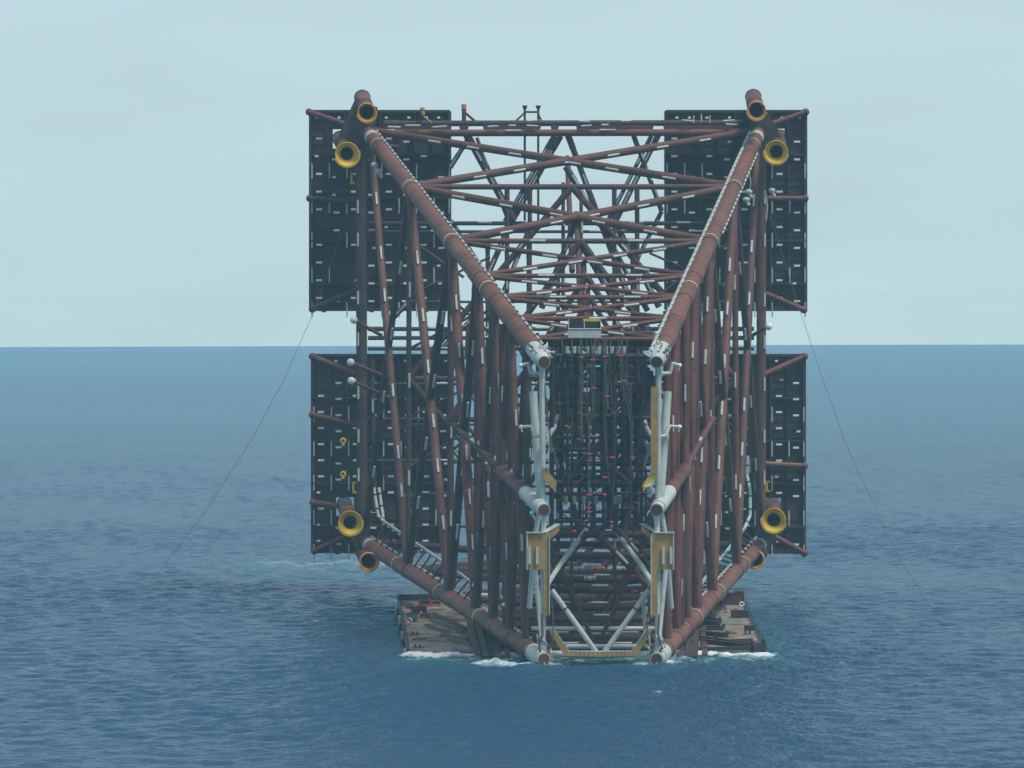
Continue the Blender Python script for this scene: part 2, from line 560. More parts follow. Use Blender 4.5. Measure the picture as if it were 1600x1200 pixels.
# ---- legs
LEG_R = 1.16
for leg in ('TL', 'TR', 'BL', 'BR'):
    top = leg[0] == 'T'
    a, b = F_[leg], N_[leg]
    d = (b - a).normalized()
    mb = MB()
    b1 = lerp(a, b, .955)
    mb.tube(a - d * 4, b1, LEG_R, n=24)
    for s in S[1:]:                             # joint cans
        c = node(leg, s)
        mb.tube(c - d * 2.4, c + d * 2.4, LEG_R + .09, n=24)
    lo = mb.build('leg', M['leg'], J)
    mb = MB()
    c0 = b1 + d * .01
    mb.tube(c0, b - d * 1.6, LEG_R - .03 if top else LEG_R + .05, n=24)
    mb.tube(b - d * 1.6, b - d * .9, LEG_R - .03, .86, n=24)
    mb.tube(b - d * .9, b, .86, n=24)
    mb.build('white_leg_end', M['white'], lo)
    MB().tube(b - d * .3, b + d * .06, .74, n=24).build('end_cap', M['red'], lo)
    # painted bands
    wb = lerp(a, b, .045 if top else .05)
    MB().tube(wb - d * 1.0, wb + d * 1.0, LEG_R + .05, n=28).build('white_band', M['grey'], lo)
    for s in ([.085, .295, .54, .735] if top else [.235, .49, .70]):
        mb = MB(); mb.ring(node(leg, s), d, LEG_R + .09, .30, .05, n=28); mb.build('cream_band', M['band'], lo)
    mb = MB()
    s = .40 if top else .8
    while s < .95:
        mb.ring(node(leg, s), d, LEG_R, .075, .03, n=24)
        s += .0145 if top else .03
    mb.build('weld_stripe', M['chalk'], lo)
    # dashed flood pipe clamped along the leg
    side = 1 if leg[1] == 'L' else -1
    offs = {'TL': [Vector((.80, 0, .62))], 'TR': [Vector((-.86, 0, .50)), Vector((-1.05, 0, .34)), Vector((.93, 0, -.1))],
            'BL': [Vector((.42, 0, .95))], 'BR': [Vector((-.52, 0, .9))]}[leg]
    for q, of in enumerate(offs):
        mb = MB()
        of = of * (LEG_R + .14)
        s = .03 if q < 2 else .12
        end = (.99 if top else .93) if q < 2 else .5
        while s < end:
            L = .0115 if not (leg == 'TR' and q < 2) else .019
            if q == 2: L = .013
            mb.tube(node(leg, s) + of, node(leg, min(end, s + L)) + of, .17 if top else .21, n=8, mi=0)
            mb.box(node(leg, s + L + .002) + of * .97, .34, .3, .34, mi=1)
            s += L + (.0055 if not (leg == 'TR' and q < 2) else .0022)
        mb.build('clamped_pipe', [M['white'], M['dark']], lo)

# ---- face bracing
def xbrace(l0, l1, k, r, m, n_an, s_lo=None, toward=Vector((0, -1, .35)), name='diagonal_brace'):
    a, b, c, d = node(l0, S[k]), node(l1, S[k + 1]), node(l1, S[k]), node(l0, S[k + 1])
    off = toward.normalized() * r * .0
    member(name, a, b, r, m, n_an, toward=toward)
    member(name, c, d, r, m, n_an, toward=toward)

TOPR = [.64, .62, .38, .35, .33, .31]
for k in range(6):
    xbrace('TL', 'TR', k, TOPR[k], 'red', [6, 5, 4, 3, 2, 2][k], toward=Vector((0, -1, -.25)))
    xbrace('BL', 'BR', k, [.6, .6, .5, .45, .45, .45][k], 'dull', 1, toward=Vector((0, -.6, 1)))
SIDER = [.60, .68, .74, .62, .55, .5]
for l0, l1, sg in (('TL', 'BL', 1), ('TR', 'BR', -1)):
    for k in range(6):
        a, b = node(l0, S[k] + (.03 if k == 0 else 0)), node(l1, S[k + 1])
        c, d = node(l1, S[k]), node(l0, S[k + 1])
        member('diagonal_brace', a, b, SIDER[k], 'red', [7, 6, 6, 4, 3, 2][k], toward=Vector((.15 * sg, -1, .1)))
        member('diagonal_brace', c, d, SIDER[k] * .9, 'dull' if sg > 0 else 'red', [4, 4, 4, 2, 1, 0][k], toward=Vector((.25 * sg, -1, .1)))
# ---- horizontals at every level
for k, s in enumerate(S):
    if k == 0:
        continue
    rr = [.0, .42, .46, .5, .5, .45, .42][k]
    member('horizontal_brace', node('TL', s), node('TR', s), [0, .44, .40, .34, .34, .34, .34][k], 'red', [0, 0, 2, 2, 2, 1, 0][k], toward=Vector((0, -1, .1)))
    member('horizontal_brace', node('BL', s), node('BR', s), [0, .7, .75, .7, .7, .62, .55][k], 'dull', 2, toward=Vector((0, -.5, 1)))
    member('upright_brace', node('TL', s), node('BL', s), rr, 'dull', 3 if k < 4 else 1, toward=Vector((.2, -1, 0)))
    member('upright_brace', node('TR', s), node('BR', s), rr * 1.15, 'red', 3 if k < 4 else 1, toward=Vector((-.2, -1, 0)))
    # plan bracing: a diamond between the middles of the four sides, and a K to the upper side
    mt, mbm = (node('TL', s) + node('TR', s)) / 2, (node('BL', s) + node('BR', s)) / 2
    ml, mr = (node('TL', s) + node('BL', s)) / 2, (node('TR', s) + node('BR', s)) / 2
    pr = [0, .50, .48, .42, .36, .3, .28][k]
    for p, q in ((mt, ml), (mt, mr), (ml, mbm), (mr, mbm)):
        member('plan_brace', p, q, pr, 'dull', 2 if k < 4 else 0, toward=Vector((0, -1, .1)))
    if k in (1, 2):
        for f in (.30, .70):
            member('plan_brace', lerp(node('TL', s), node('TR', s), f), lerp(node('TL', s), node('BL', s), .0) * 0 + lerp(ml, mr, f), pr * .75, 'dull', 1)
    member('plan_brace', ml, mr, pr * .8, 'dull', 1)
    if k in (1, 3, 5):
        for f in (.37, .63):
            member('plan_brace', lerp(node('TL', s), node('TR', s), f), lerp(node('BL', s), node('BR', s), f), pr * .7, 'dull', 2)
# struts between middle nodes of neighbouring levels
for lt, lb in (('TL', 'BL'), ('TR', 'BR')):
    for k in range(3, 5):
        a = (node(lt, S[k]) + node(lb, S[k])) / 2
        b = lerp(node(lt, S[k + 1]), node(lb, S[k + 1]), .5 + .02 * k)
        member('middle_strut', a, b, .34, 'dull', 1)
for k in range(1, 6):     # struts from the top-face crossings down into the plan frames
    x = (node('TL', S[k]) + node('TR', S[k])) / 2
    y = (node('TL', S[k - 1]) + node('TR', S[k - 1])) / 2
    member('middle_strut', lerp(x, y, .5), lerp(x, (node('BL', S[k]) + node('BR', S[k])) / 2, .22), [0, .42, .42, .36, .3, .26][k], 'red', 0)

for k, s_ in ((1, S[1]), (2, S[2]), (3, S[3])):
    for lt, lb, sg in (('TL', 'BL', 1), ('TR', 'BR', -1)):
        for q_ in range(5):
            t0 = .12 + .15 * q_ + random.uniform(0, .05)
            a = lerp(node(lt, s_), node(lb, s_), t0) 
            ml = lerp(node(lt, s_), node(lb, s_), min(.97, t0 + random.choice((-.1, .1, .16))))
            w_ = (node('TR', s_) - node('TL', s_)).x
            member('secondary_brace', a, ml + Vector((sg * w_ * random.uniform(.16, .30), random.uniform(-2, 2), 0)), random.uniform(.18, .28), 'dull', 0)
    for t0 in (.3, .62, .8):
        member('secondary_brace', lerp(node('TL', s_), node('BL', s_), t0), lerp(node('TR', s_), node('BR', s_), t0), .2, 'dull', 1)

# ---- far end frame (the jacket base)
D0 = FAR + 2
for x0 in (564, 1190):
    member('base_column', P(x0, 196, FAR), P(x0 + (2 if x0 < 800 else -1), 850, FAR), .92 if x0 < 800 else .8, 'dull' if x0 < 800 else 'red', 7, toward=Vector((-.6 if x0 < 800 else .6, -1, 0)), L=2.2)
for xa, xb in ((581, 0), (1174, 0)):
    member('base_column', P(xa, 560, FAR + 1.5), P(xa + (4 if xa < 800 else -4), 800, FAR + 1.5), .42, 'dull', 2)
member('base_beam', P(600, 193, D0), P(1160, 192, D0), .50, 'dull', 0)
member('base_beam', P(590, 208, D0 - 3), P(1172, 207, D0 - 3), .58, 'red', 0)
mb = MB()
for x, w in ((600, 106), (717, 16), (754, 92), (860, 14), (900, 122), (1036, 110)):
    mb.prism([P(x, 195, D0 - 1), P(x + w, 195, D0 - 1), P(x + w - 3, 206, D0 - 1), P(x + 2, 206, D0 - 1)], Vector((0, .25, 0)))
mb.build('beam_web_plate', M['dull'], J)
bo = None
for (x, y, dx, dy) in [(606, 198, 20, 1), (633, 196, 24, 0), (676, 199, 22, -2), (596, 204, 20, -1), (762, 198, 17, -1), (795, 196, 11, 0), (790, 204, 24, 0), (824, 189, 16, -1), (823, 196, 18, 1), (904, 189, 18, 1), (908, 197, 17, -1), (940, 195, 11, 0), (937, 203, 25, 0), (970, 189, 16, 0), (1066, 188, 17, 1), (1130, 189, 18, -1), (1134, 194, 18, 1)]:
    a, b = P(x, y, D0 - 3.8), P(x + dx, y + dy, D0 - 3.8)
    ANODES.append((J, (a + b) / 2, (b - a).normalized(), (b - a).length, .17))
for y, r_ in ((349, .36), (362, .26), (514, .36), (528, .34), (545, .3), (655, .3), (720, .3), (600, .26)):
    member('base_beam', P(575, y, D0 + 1), P(1178, y, D0 + 1), r_, 'dark', 6, toward=Vector((0, -1, .3)))
for (x0, y0, x1, y1, r_, dd) in [(728, 208, 803, 345, .62, 1), (876, 212, 797, 350, .5, 2), (866, 212, 789, 346, .4, 4), (887, 210, 1003, 520, .5, 1.2), (1029, 210, 962, 345, .46, 2), (1018, 212, 950, 345, .36, 4), (735, 212, 703, 262, .4, 2), (797, 350, 740, 480, .5, 2),
                                 (962, 350, 1030, 480, .5, 2.5), (745, 492, 690, 545, .4, 2.2), (604, 508, 640, 470, .4, 2), (704, 345, 760, 430, .4, 5), (760, 555, 700, 660, .34, 3), (705, 560, 762, 660, .34, 4), (700, 690, 770, 790, .34, 3), (985, 480, 1050, 555, .4, 3), (800, 520, 860, 640, .36, 3), (1060, 560, 990, 690, .36, 3)]:
    member('base_diagonal', P(x0, y0, D0 + dd), P(x1, y1, D0 + dd), r_, 'dull', 3, toward=Vector((0, -1, .1)), L=2.8)
for x, y0, y1, r_ in ((703, 486, 560, .4), (762, 370, 860, .38), (1040, 486, 560, .4), (706, 555, 863, .36), (1046, 555, 863, .34), (980, 520, 800, .3), (840, 520, 800, .3)):
    member('base_column', P(x, y0, D0 + 2), P(x, y1, D0 + 2), r_, 'dull', 2)

for (x0, y0, x1, y1, dd, r_) in ((884, 260, 938, 352, 646, .5), (900, 345, 846, 482, 622, .42), (906, 378, 968, 486, 606, .4), (938, 350, 1012, 486, 640, .42), (832, 345, 776, 482, 650, .38), (990, 212, 1034, 330, 683, .4),
                                 (1034, 330, 988, 420, 684, .36), (880, 285, 880, 500, 646, .3), (908, 300, 908, 510, 630, .28), (745, 215, 792, 340, 686, .3)):
    member('plan_brace', P(x0, y0, dd), P(x1, y1, dd), r_, 'dull', 3, toward=Vector((.3, -1, .1)))

# ---- mudmats
def mudmat(x0, y0, x1, y1, d, hole, struts, warm):
    mt = M['dark']
    mb = MB()
    W, Hh = P(x1, y0, d).x - P(x0, y0, d).x, P(x0, y0, d).z - P(x0, y1, d).z
    nx, ny = 8, 12
    hx0, hy0, hx1, hy1 = hole
    def cell(ax, ay, bx, by):
        mb.prism([P(ax, ay, d), P(bx, ay, d), P(bx, by, d), P(ax, by, d)], Vector((0, .35, 0)))
    # plate with one square opening where the pile sleeve passes
    cell(x0, y0, x1, hy0); cell(x0, hy1, x1, y1); cell(x0, hy0, hx0, hy1); cell(hx1, hy0, x1, hy1)
    o = mb.build('mudmat', mt, J)
    fr = MB()
    for (a, b, c, e) in ((x0, y0, x1, y0), (x0, y1, x1, y1), (x0, y0, x0, y1), (x1, y0, x1, y1)):
        fr.beam(P(a, b, d - .3), P(c, e, d - .3), 1.1 if b == e else .45, .45 if b == e else 1.1)
    fr.build('rim_frame', mt, o)
    st = MB()
    for i in range(1, nx):
        x = x0 + (x1 - x0) * i / nx
        dd = 1.0 if i % 2 == 0 else .5
        segs = [(y0, y1)] if not (hx0 < x < hx1) else [(y0, hy0), (hy1, y1)]
        for ya, yb in segs:
            st.beam(P(x, ya + 1, d - dd / 2), P(x, yb - 1, d - dd / 2), .22, dd)
    for j in (1, 2, 3, 4):
        y = y0 + (y1 - y0) * j / 4.6
        st.beam(P(x0 + 1, y, d - .55), P(hx0 if hy0 < y < hy1 else x1 - 1, y, d - .55), 1.0, .3)
    for j in range(1, 24):
        y = y0 + (y1 - y0) * j / 24
        st.beam(P(x0 + 1, y, d - .1), P(hx0 if hy0 - 1 < y < hy1 + 1 else x1 - 1, y, d - .1), .14, .14)
    st.build('stiffener', mt, o)
    an = MB()
    nrow = 11 if y0 < 400 else 12
    for c in range(nx):
        cx = x0 + (x1 - x0) * (c + .5) / nx
        for rr in range(nrow):
            cy = y0 + (y1 - y0) * (rr + .62 if rr else .35) / (nrow + .2) + (2.5 if c % 2 else -2.5) * (1 if rr else 0)
            if hx0 - 6 < cx < hx1 + 6 and hy0 - 4 < cy < hy1 + 4: continue
            if random.random() < .07: continue
            w = random.choice((.92, .95, .98, .94, .96, .9, .93, .55)) if rr else .45
            an.box(P(cx + (random.choice((-4, 4)) if w < .6 else 0), cy, d - 1.12), w * 1.06, .14, .33)
    for c in range(nx + 1):
        cx = x0 + (x1 - x0) * c / nx + (2.5 if c < nx else -1)
        for rr in range(5):
            if (c + rr) % 2 and 0 < c < nx and random.random() < .5: continue
            cy = y0 + (y1 - y0) * (.30 + rr * .175)
            if hx0 - 6 < cx < hx1 + 6 and hy0 - 14 < cy < hy1 + 14: continue
            an.box(P(cx, cy, d - 1.0 if 0 < c < nx else d - .95), .2, .16, 2.5, mi=1)
    tag(an.build('anode', [M['slot'], M['anode']], o), kind='stuff')
    for (xa, ya, xb, yb, mm) in struts:
        s = MB()
        pa, pb = P(xa, ya, d - 1.4), P(xb, yb, d - 3.2)
        s.tube(pa, pb, .46, n=14)
        s.ball(pa, .62, n=14)
        s.build('edge_strut', M[mm], o)
    for _ in range(3):      # lifting pads on the rim
        x = random.uniform(x0 + 20, x1 - 20)
        for yy in (y1 + 1,):
            q = MB(); q.tube(P(x, yy, d - .9), P(x, yy + 3, d - .9), .42, n=10); q.box(P(x, yy - 3, d - 1.0), .9, .3, .6)
            q.build('lifting_pad', M['dull'], o)
    return o
DM = 685.0
mudmat(485, 174, 703, 484, DM, (520, 202, 533, 232), [(483, 175, 552, 198, 'red'), (484, 310, 556, 314, 'dull'), (488, 483, 560, 452, 'dull')], 0)
mudmat(1040, 174, 1259, 484, DM, (1216, 201, 1226, 216), [(1259, 175, 1204, 194, 'red'), (1258, 310, 1193, 310, 'red'), (1256, 484, 1190, 456, 'red')], 1)
mudmat(488, 555, 706, 862, DM, (525, 777, 553, 806), [(488, 557, 562, 586, 'red'), (488, 648, 566, 666, 'red'), (489, 785, 528, 791, 'red'), (491, 861, 544, 836, 'red')], 0)
mudmat(1045, 555, 1257, 863, DM, (1193, 778, 1220, 806), [(1257, 557, 1192, 586, 'leg'), (1257, 728, 1190, 724, 'leg'), (1257, 864, 1206, 836, 'leg')], 1)

# ---- pile sleeves with flared guide cones
def sleeve(x, y, xf, yf, r, ro, paint, d0=664.0, d1=694.0, cut=0.0):
    a, b = P(x, y, d0), P(xf, yf, d1)
    d = (b - a).normalized()
    ri = r * .80
    mb = MB()
    mb.lathe(a, d, [(0.0, ri), (0.0, r), ((b - a).length, r), ((b - a).length, ri), (0.0, ri)], n=28)
    o = mb.build('pile_sleeve', M['red'], J)
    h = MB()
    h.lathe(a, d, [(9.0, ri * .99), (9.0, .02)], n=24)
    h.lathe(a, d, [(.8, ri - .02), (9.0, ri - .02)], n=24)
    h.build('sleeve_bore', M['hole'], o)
    g = MB()
    g.lathe(a, d, [(.75, ri - .01), (-.15, ri * 1.12), (-.9, ro), (-1.0, ro + .05), (-.8, ro + .12), (.1, r + .22), (.9, r + .06), (.9, r - .02)], n=32)
    g.build('guide_cone', M[paint], o)
    # a lip that leads one half of the rim a little ahead of the other
    lp = MB()
    dd, u, v = lp.frame(d)
    pts = []
    n = 16
    vs, fs = [], []
    for k in range(n + 1):
        t = R(185) + math.pi * .95 * k / n + cut
        e = Vector((math.cos(t), 0, math.sin(t)))
        e = (e - d * e.dot(d)).normalized()
        vs += [a - d * 1.0 + e * (ro * .90), a - d * 1.5 + e * (ro * .99), a - d * 1.5 + e * (ro + .30), a - d * .7 + e * (ro + .30)]
    for k in range(n):
        for q in range(4):
            fs.append((4 * k + q, 4 * k + (q + 1) % 4, 4 * k + 4 + (q + 1) % 4, 4 * k + 4 + q))
    fs += [(0, 1, 2, 3), (4 * n + 3, 4 * n + 2, 4 * n + 1, 4 * n)]
    lp.add(vs, fs, 0)
    lp.build('guide_lip', M[paint], o)
    e = MB()
    e.tube(b - d * 2.2, b - d * .2, r + .07, n=28)
    e.ring(a + d * 9, d, r, .5, .08, n=28)
    e.build('stiffening_collar', M['dull'], o)
    if yf < 160:
        MB().tube(b - d * 1.1, b + d * .1, r + .1, n=28).build('pale_end_band', M['grey'], o)
    return o
sleeve(573, 175, 566, 152, 1.30, 1.42, 'amber', cut=.15)
sleeve(542, 240, 531, 216, 1.25, 1.86, 'yellow', cut=.35)
sleeve(1182, 172, 1177, 151, 1.30, 1.40, 'amber', cut=-.1)
sleeve(1213, 237, 1219, 214, 1.25, 1.80, 'yellow', cut=-.2)
sleeve(547, 816, 538, 787, 1.25, 1.86, 'yellow', cut=.25)
sleeve(1209, 812, 1207, 788, 1.25, 1.86, 'yellow', cut=-.25)
sleeve(576, 877, 562, 852, 1.30, 1.36, 'amber', cut=.2)
sleeve(1180, 873, 1196, 848, 1.30, 1.36, 'amber', cut=-.3)
for poly in ([(556, 152), (590, 168), (584, 212), (546, 250), (524, 222)], [(1166, 158), (1196, 170), (1226, 222), (1206, 252), (1172, 210)],
             [(530, 800), (566, 820), (592, 868), (566, 884), (545, 836)], [(1222, 800), (1188, 822), (1166, 866), (1190, 884), (1212, 838)]):
    for d_ in (676.5, 684.3):
        mb = MB()
        mb.prism([P(x, y, d_) for x, y in poly], Vector((0, .5, 0)))
        mb.build('yoke_plate', M['dark'], J)

# ---- middle leg stubs with white ends
for (xn, yn, xm, ym, xk, yk) in ((850, 797, 785, 736, 700, 656), (1026, 797, 1070, 733, 1113, 655)):
    a, b, c = P(xn, yn, 540), P(xm, ym, 566), P(xk, yk, 600)
    d = (a - b).normalized()
    mb = MB()
    mb.tube(b, lerp(b, a, .62), .95, n=22)
    mb.ball(b, .98, n=18, m=10)
    o = mb.build('leg', M['red'], J)
    mb = MB()
    mb.tube(lerp(b, a, .58), a - d * 1.4, 1.03, n=22)
    mb.tube(a - d * 1.4, a, .88, n=22)
    mb.build('white_leg_end', M['white'], o)
    MB().tube(a - d * .2, a + d * .06, .76, n=22).build('end_cap', M['leg'], o)
    member('middle_strut', b, c, .42, 'dull' if xn < 900 else 'red', 1)
    member('middle_strut', b, P(xm, ym - 230, 566), .52, 'red', 1)
    member('middle_strut', b, P(xm + (8 if xm < 900 else -8), ym + 260, 566), .55, 'dull', 2)
# weathered joint cans seen between the left braces
for x, y0, y1, d_ in ((737, 505, 562, 597), (758, 640, 690, 590)):
    mb = MB()
    mb.tube(P(x, y0, d_), P(x - 2, y1, d_), .78, .92, n=20)
    mb.build('joint_can', M['leg' if y0 < 600 else 'leg'], J).name = 'joint_can'

# ---- white frame of the near end
def wm(name, pts, r, m='white', n=14):
    mb = MB()
    mb.path([P(*p) for p in pts], r, n=n)
    return mb.build(name, M[m], J)
NF = 541.5
for sg in (0, 1):
    X = (lambda x: x) if sg == 0 else (lambda x: 1876 - x)
    wm('end_post', [(X(847), 575, NF + 1), (X(848), 790, NF + 1)], .40)
    wm('end_post', [(X(851), 806, NF), (X(848), 838, NF), (X(849), 1018, NF)], .36)
    wm('slanting_tube', [(X(833), 612, NF + 4), (X(838), 690, NF + 3), (X(845), 788, NF + 2)], .56, 'white')
    wm('slanting_tube', [(X(843), 800, NF + 4), (X(836), 838, NF + 4), (X(827), 950, NF + 6)], .36, 'grey')
    wm('slanting_tube', [(X(836), 890, NF + 3), (X(843), 960, NF + 2), (X(848), 1012, NF + 1)], .34)
    wm('bent_pipe', [(X(815), 571, NF + 2), (X(825), 568, NF + 2), (X(829), 583, NF + 2), (X(846), 584, NF + 1.5)], .24)
    wm('bent_pipe', [(X(815), 667, NF + 2), (X(830), 666, NF + 2), (X(836), 681, NF + 1.5), (X(846), 682, NF + 1)], .22)
    for yy in (571, 667):
        b = MB()
        b.ball(P(X(814), yy, NF + 2), .30); b.tube(P(X(814), yy + 1, NF + 2), P(X(816), yy + 8, NF + 2), .10)
        b.build('pipe_valve', M['slot'], J)
    wm('end_brace', [(X(851), 692, NF + 1), (X(866), 668, NF + 6), (X(872), 650, NF + 10)], .3, 'grey')
    wm('end_brace', [(X(851), 680, NF + 1), (X(862), 702, NF + 5), (X(872), 730, NF + 10)], .26, 'grey')
    wm('end_brace', [(X(862), 922, NF + 1), (X(931), 1018, NF + 1)], .36)
    wm('end_brace', [(X(856), 912, NF + 3), (X(878), 878, NF + 8), (X(920), 822, NF + 18)], .34)
    MB().ring(P(X(883), 951, NF + 1), P(X(931), 1018, NF + 1) - P(X(862), 922, NF + 1), .36, .2, .05).build('dark_band', M['hole'], J)
    # landing panel in ochre with two white rubbing strips
    lp = MB()
    lp.prism([P(X(x), y, NF - 1) for x, y in ((824, 833), (858, 833), (858, 962), (849, 962), (849, 890), (824, 890))], Vector((0, .5, 0)))
    lo = lp.build('landing_panel', M['ochre'], J)
    for xx in (827.5, 839.5):
        q = MB(); q.box(P(X(xx), 868, NF - 1.2), .36, .3, 2.3); q.build('rubbing_strip', M['white'], lo)
    q = MB()
    q.beam(P(X(822), 832, NF - 1.0), P(X(850), 832, NF - 1.0), .7, .16)
    q.beam(P(X(850), 832, NF - 1.0), P(X(872), 819, NF + 5), .7, .16)
    q.beam(P(X(823.6), 833, NF - 1.1), P(X(823.6), 890, NF - 1.1), .16, .3)
    q.beam(P(X(858.6), 836, NF - 1.1), P(X(858.6), 960, NF - 1.1), .12, .3)
    q.build('panel_edging', M['white'], lo)
    q = MB(); q.prism([P(X(x), y, NF) for x, y in ((858, 834), (874, 822), (874, 830), (858, 845))], Vector((0, .4, 0))); q.build('bracket_plate', M['ochre'], lo)
    for yy in (842, 873):
        q = MB(); q.tube(P(X(862), yy, NF), P(X(862), yy, NF + 2), .26, n=12, capmi=1); q.build('pipe_stub', [M['grey'], M['hole']], lo)
    # ochre gangway at the foot
    g = MB()
    pts = [(857, 985), (865, 985), (888, 1018), (938, 1019), (938, 1026), (882, 1025)]
    g.prism([P(X(x), y, NF - .6) for x, y in pts], Vector((0, .5, 0)))
    go = g.build('gangway', M['ochre'], J)
    q = MB()
    q.path([P(X(866), 984, NF - 1), P(X(889), 1017, NF - 1), P(X(937), 1018, NF - 1)], .06, n=6)
    for t in np.linspace(0, 1, 8):
        p = lerp(P(X(889), 1025, NF - 1), P(X(937), 1026, NF - 1), float(t)); q.tube(p, p + Vector((0, 0, .75)), .035, n=5)
    q.build('hand_rail', M['white'], go)
    # clutter of hoses and valves on the bottom white leg end
    for i in range(7):
        x = X(random.uniform(838, 866)); y = random.uniform(990, 1016)
        wm('hose', [(x, y, NF - .3), (x + random.uniform(-6, 6), y + 6, NF - .6), (x + random.uniform(-9, 9), y + 14, NF - .4), (X(850) + random.uniform(-8, 8), 1018, NF - .2)], random.choice((.06, .09, .12)), random.choice(('grey', 'rope', 'white')), n=6)
    wm('hose', [(X(846), 960, NF - .8), (X(848), 990, NF - 1), (X(842), 1012, NF - .9), (X(846), 1022, NF - .5)], .14, 'rope', n=8)
    wm('hose', [(X(862), 935, NF - .8), (X(865), 985, NF - 1), (X(862), 1008, NF - .9), (X(855), 1020, NF - .5)], .10, 'rope', n=8)
    # rigging clutter on the top white leg ends
    for i in range(16):
        s = random.uniform(.962, .996); p = node('TL' if sg == 0 else 'TR', s)
        a = random.uniform(.2, 2.9)
        mb = MB()
        o1 = Vector((math.cos(a), 0, math.sin(a)))
        mb.tube(p + o1 * 1.0, p + o1 * 1.45 + Vector((random.uniform(-.4, .4), random.uniform(-.6, .6), .2)), random.uniform(.08, .16), n=7)
        mb.ball(p + o1 * 1.2, .2, n=8, m=6)
        mb.build('pipe_fitting', M[random.choice(('grey', 'rope', 'white'))], J)
for x in (850, 1026):
    wm('hanging_rope', [(x, 1034, NEAR - .1), (x + 1, 1045, NEAR - .2), (x - 1, 1053, NEAR - .2)], .10, 'white', n=6)
wm('bottom_tie', [(856, 1022, NF + .8), (1020, 1022, NF + .8)], .46)
wm('bottom_tie', [(830, 982, 552), (1030, 982, 552)], .30)
wm('bottom_tie', [(885, 1010, 548), (1000, 1010, 548)], .3, 'grey')
wm('riser_guide', [(1005, 925, NF + 2), (1009, 970, NF + 2), (1012, 1012, NF + 2)], .42)
for yy in (944, 962, 974, 1003):
    q = MB(); q.tube(P(1012, yy, NF), P(1012, yy, NF + 1.2), .27, n=14, capmi=1); q.build('guide_hole', [M['grey'], M['hole']], J)
# one side has a tall ochre fender strip, the other a ladder and ochre bracket
q = MB(); q.box(P(1022, 672, NF), .85, .5, 11.4); q.build('fender_strip', M['ochre'], J)
q = MB(); q.prism([P(x, y, NF) for x, y in ((1018, 738), (1027, 742), (1022, 752), (1005, 768), (1004, 758))], Vector((0, .5, 0))); q.build('bracket_plate', M['yellow'], J)
wm('riser_guide', [(1012, 757, NF), (1018, 770, NF + 1)], .5)
q = MB(); q.prism([P(x, y, NF) for x, y in ((848, 731), (858, 731), (858, 739), (870, 752), (868, 768), (849, 750))], Vector((0, .5, 0))); q.build('bracket_plate', M['ochre'], J)
q = MB()
for xx in (852, 857.4):
    q.tube(P(xx, 672, NF - .2), P(xx, 731, NF - .2), .055, n=6)
y = 675
while y < 731:
    q.tube(P(852, y, NF - .2), P(857.4, y, NF - .2), .045, n=6); y += 9
q.build('ladder', M['grey'], J)
q = MB(); q.tube(P(829, 803, NF), P(838, 796, NF), .22, n=8); q.build('green_handle', M['lime'], J)

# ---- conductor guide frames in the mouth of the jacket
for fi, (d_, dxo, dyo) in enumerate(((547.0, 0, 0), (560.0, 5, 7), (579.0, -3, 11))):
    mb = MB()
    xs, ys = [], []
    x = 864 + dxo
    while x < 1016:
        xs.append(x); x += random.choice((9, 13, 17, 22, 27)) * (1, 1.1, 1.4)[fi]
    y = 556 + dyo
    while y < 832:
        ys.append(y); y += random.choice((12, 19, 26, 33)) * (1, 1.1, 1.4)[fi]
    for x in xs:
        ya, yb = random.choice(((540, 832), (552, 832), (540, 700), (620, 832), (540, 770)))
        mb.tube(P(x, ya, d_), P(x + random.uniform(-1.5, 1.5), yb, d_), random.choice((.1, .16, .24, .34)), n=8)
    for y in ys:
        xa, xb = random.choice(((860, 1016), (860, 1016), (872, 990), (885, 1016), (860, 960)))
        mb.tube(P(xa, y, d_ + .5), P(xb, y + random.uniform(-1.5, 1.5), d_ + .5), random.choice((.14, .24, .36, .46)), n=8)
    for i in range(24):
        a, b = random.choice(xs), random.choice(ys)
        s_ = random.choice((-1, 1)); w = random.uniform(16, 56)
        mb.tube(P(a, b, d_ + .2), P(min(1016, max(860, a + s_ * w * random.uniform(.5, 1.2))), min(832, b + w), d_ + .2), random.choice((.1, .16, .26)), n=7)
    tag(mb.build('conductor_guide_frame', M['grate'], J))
for i in range(10):       # pale funnels of the conductor guides, two rows
    x = 887 + i * 9.8 + random.uniform(-1.5, 1.5)
    q = MB(); q.tube(P(x, 552, 546), P(x, 541, 546), random.uniform(.16, .3), random.uniform(.26, .36), n=10); q.build('guide_funnel', M['grey'], J)
for x in (884, 897, 912, 931, 962, 968):
    q = MB(); q.tube(P(x, 788, 546), P(x, 775, 546), .26, .36, n=10); q.build('guide_funnel', M['funnel'], J)
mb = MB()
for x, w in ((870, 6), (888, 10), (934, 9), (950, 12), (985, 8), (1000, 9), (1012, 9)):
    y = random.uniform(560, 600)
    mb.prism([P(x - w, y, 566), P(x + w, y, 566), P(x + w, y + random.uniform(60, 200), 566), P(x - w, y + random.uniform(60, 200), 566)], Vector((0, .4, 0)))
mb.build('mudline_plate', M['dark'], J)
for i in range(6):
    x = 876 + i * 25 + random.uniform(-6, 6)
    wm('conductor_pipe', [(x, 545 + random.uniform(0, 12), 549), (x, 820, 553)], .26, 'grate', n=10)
for (x0, y0, x1, y1, dd, r_) in ((862, 640, 905, 830, 556, .4), (1010, 640, 975, 835, 557, .42), (930, 830, 1012, 915, 552, .46), (918, 832, 866, 900, 556, .4), (965, 828, 1020, 890, 556, .4), (860, 560, 925, 660, 570, .36), (1014, 600, 950, 740, 572, .36)):
    member('mouth_brace', P(x0, y0, dd), P(x1, y1, dd), r_, 'dull', 1)
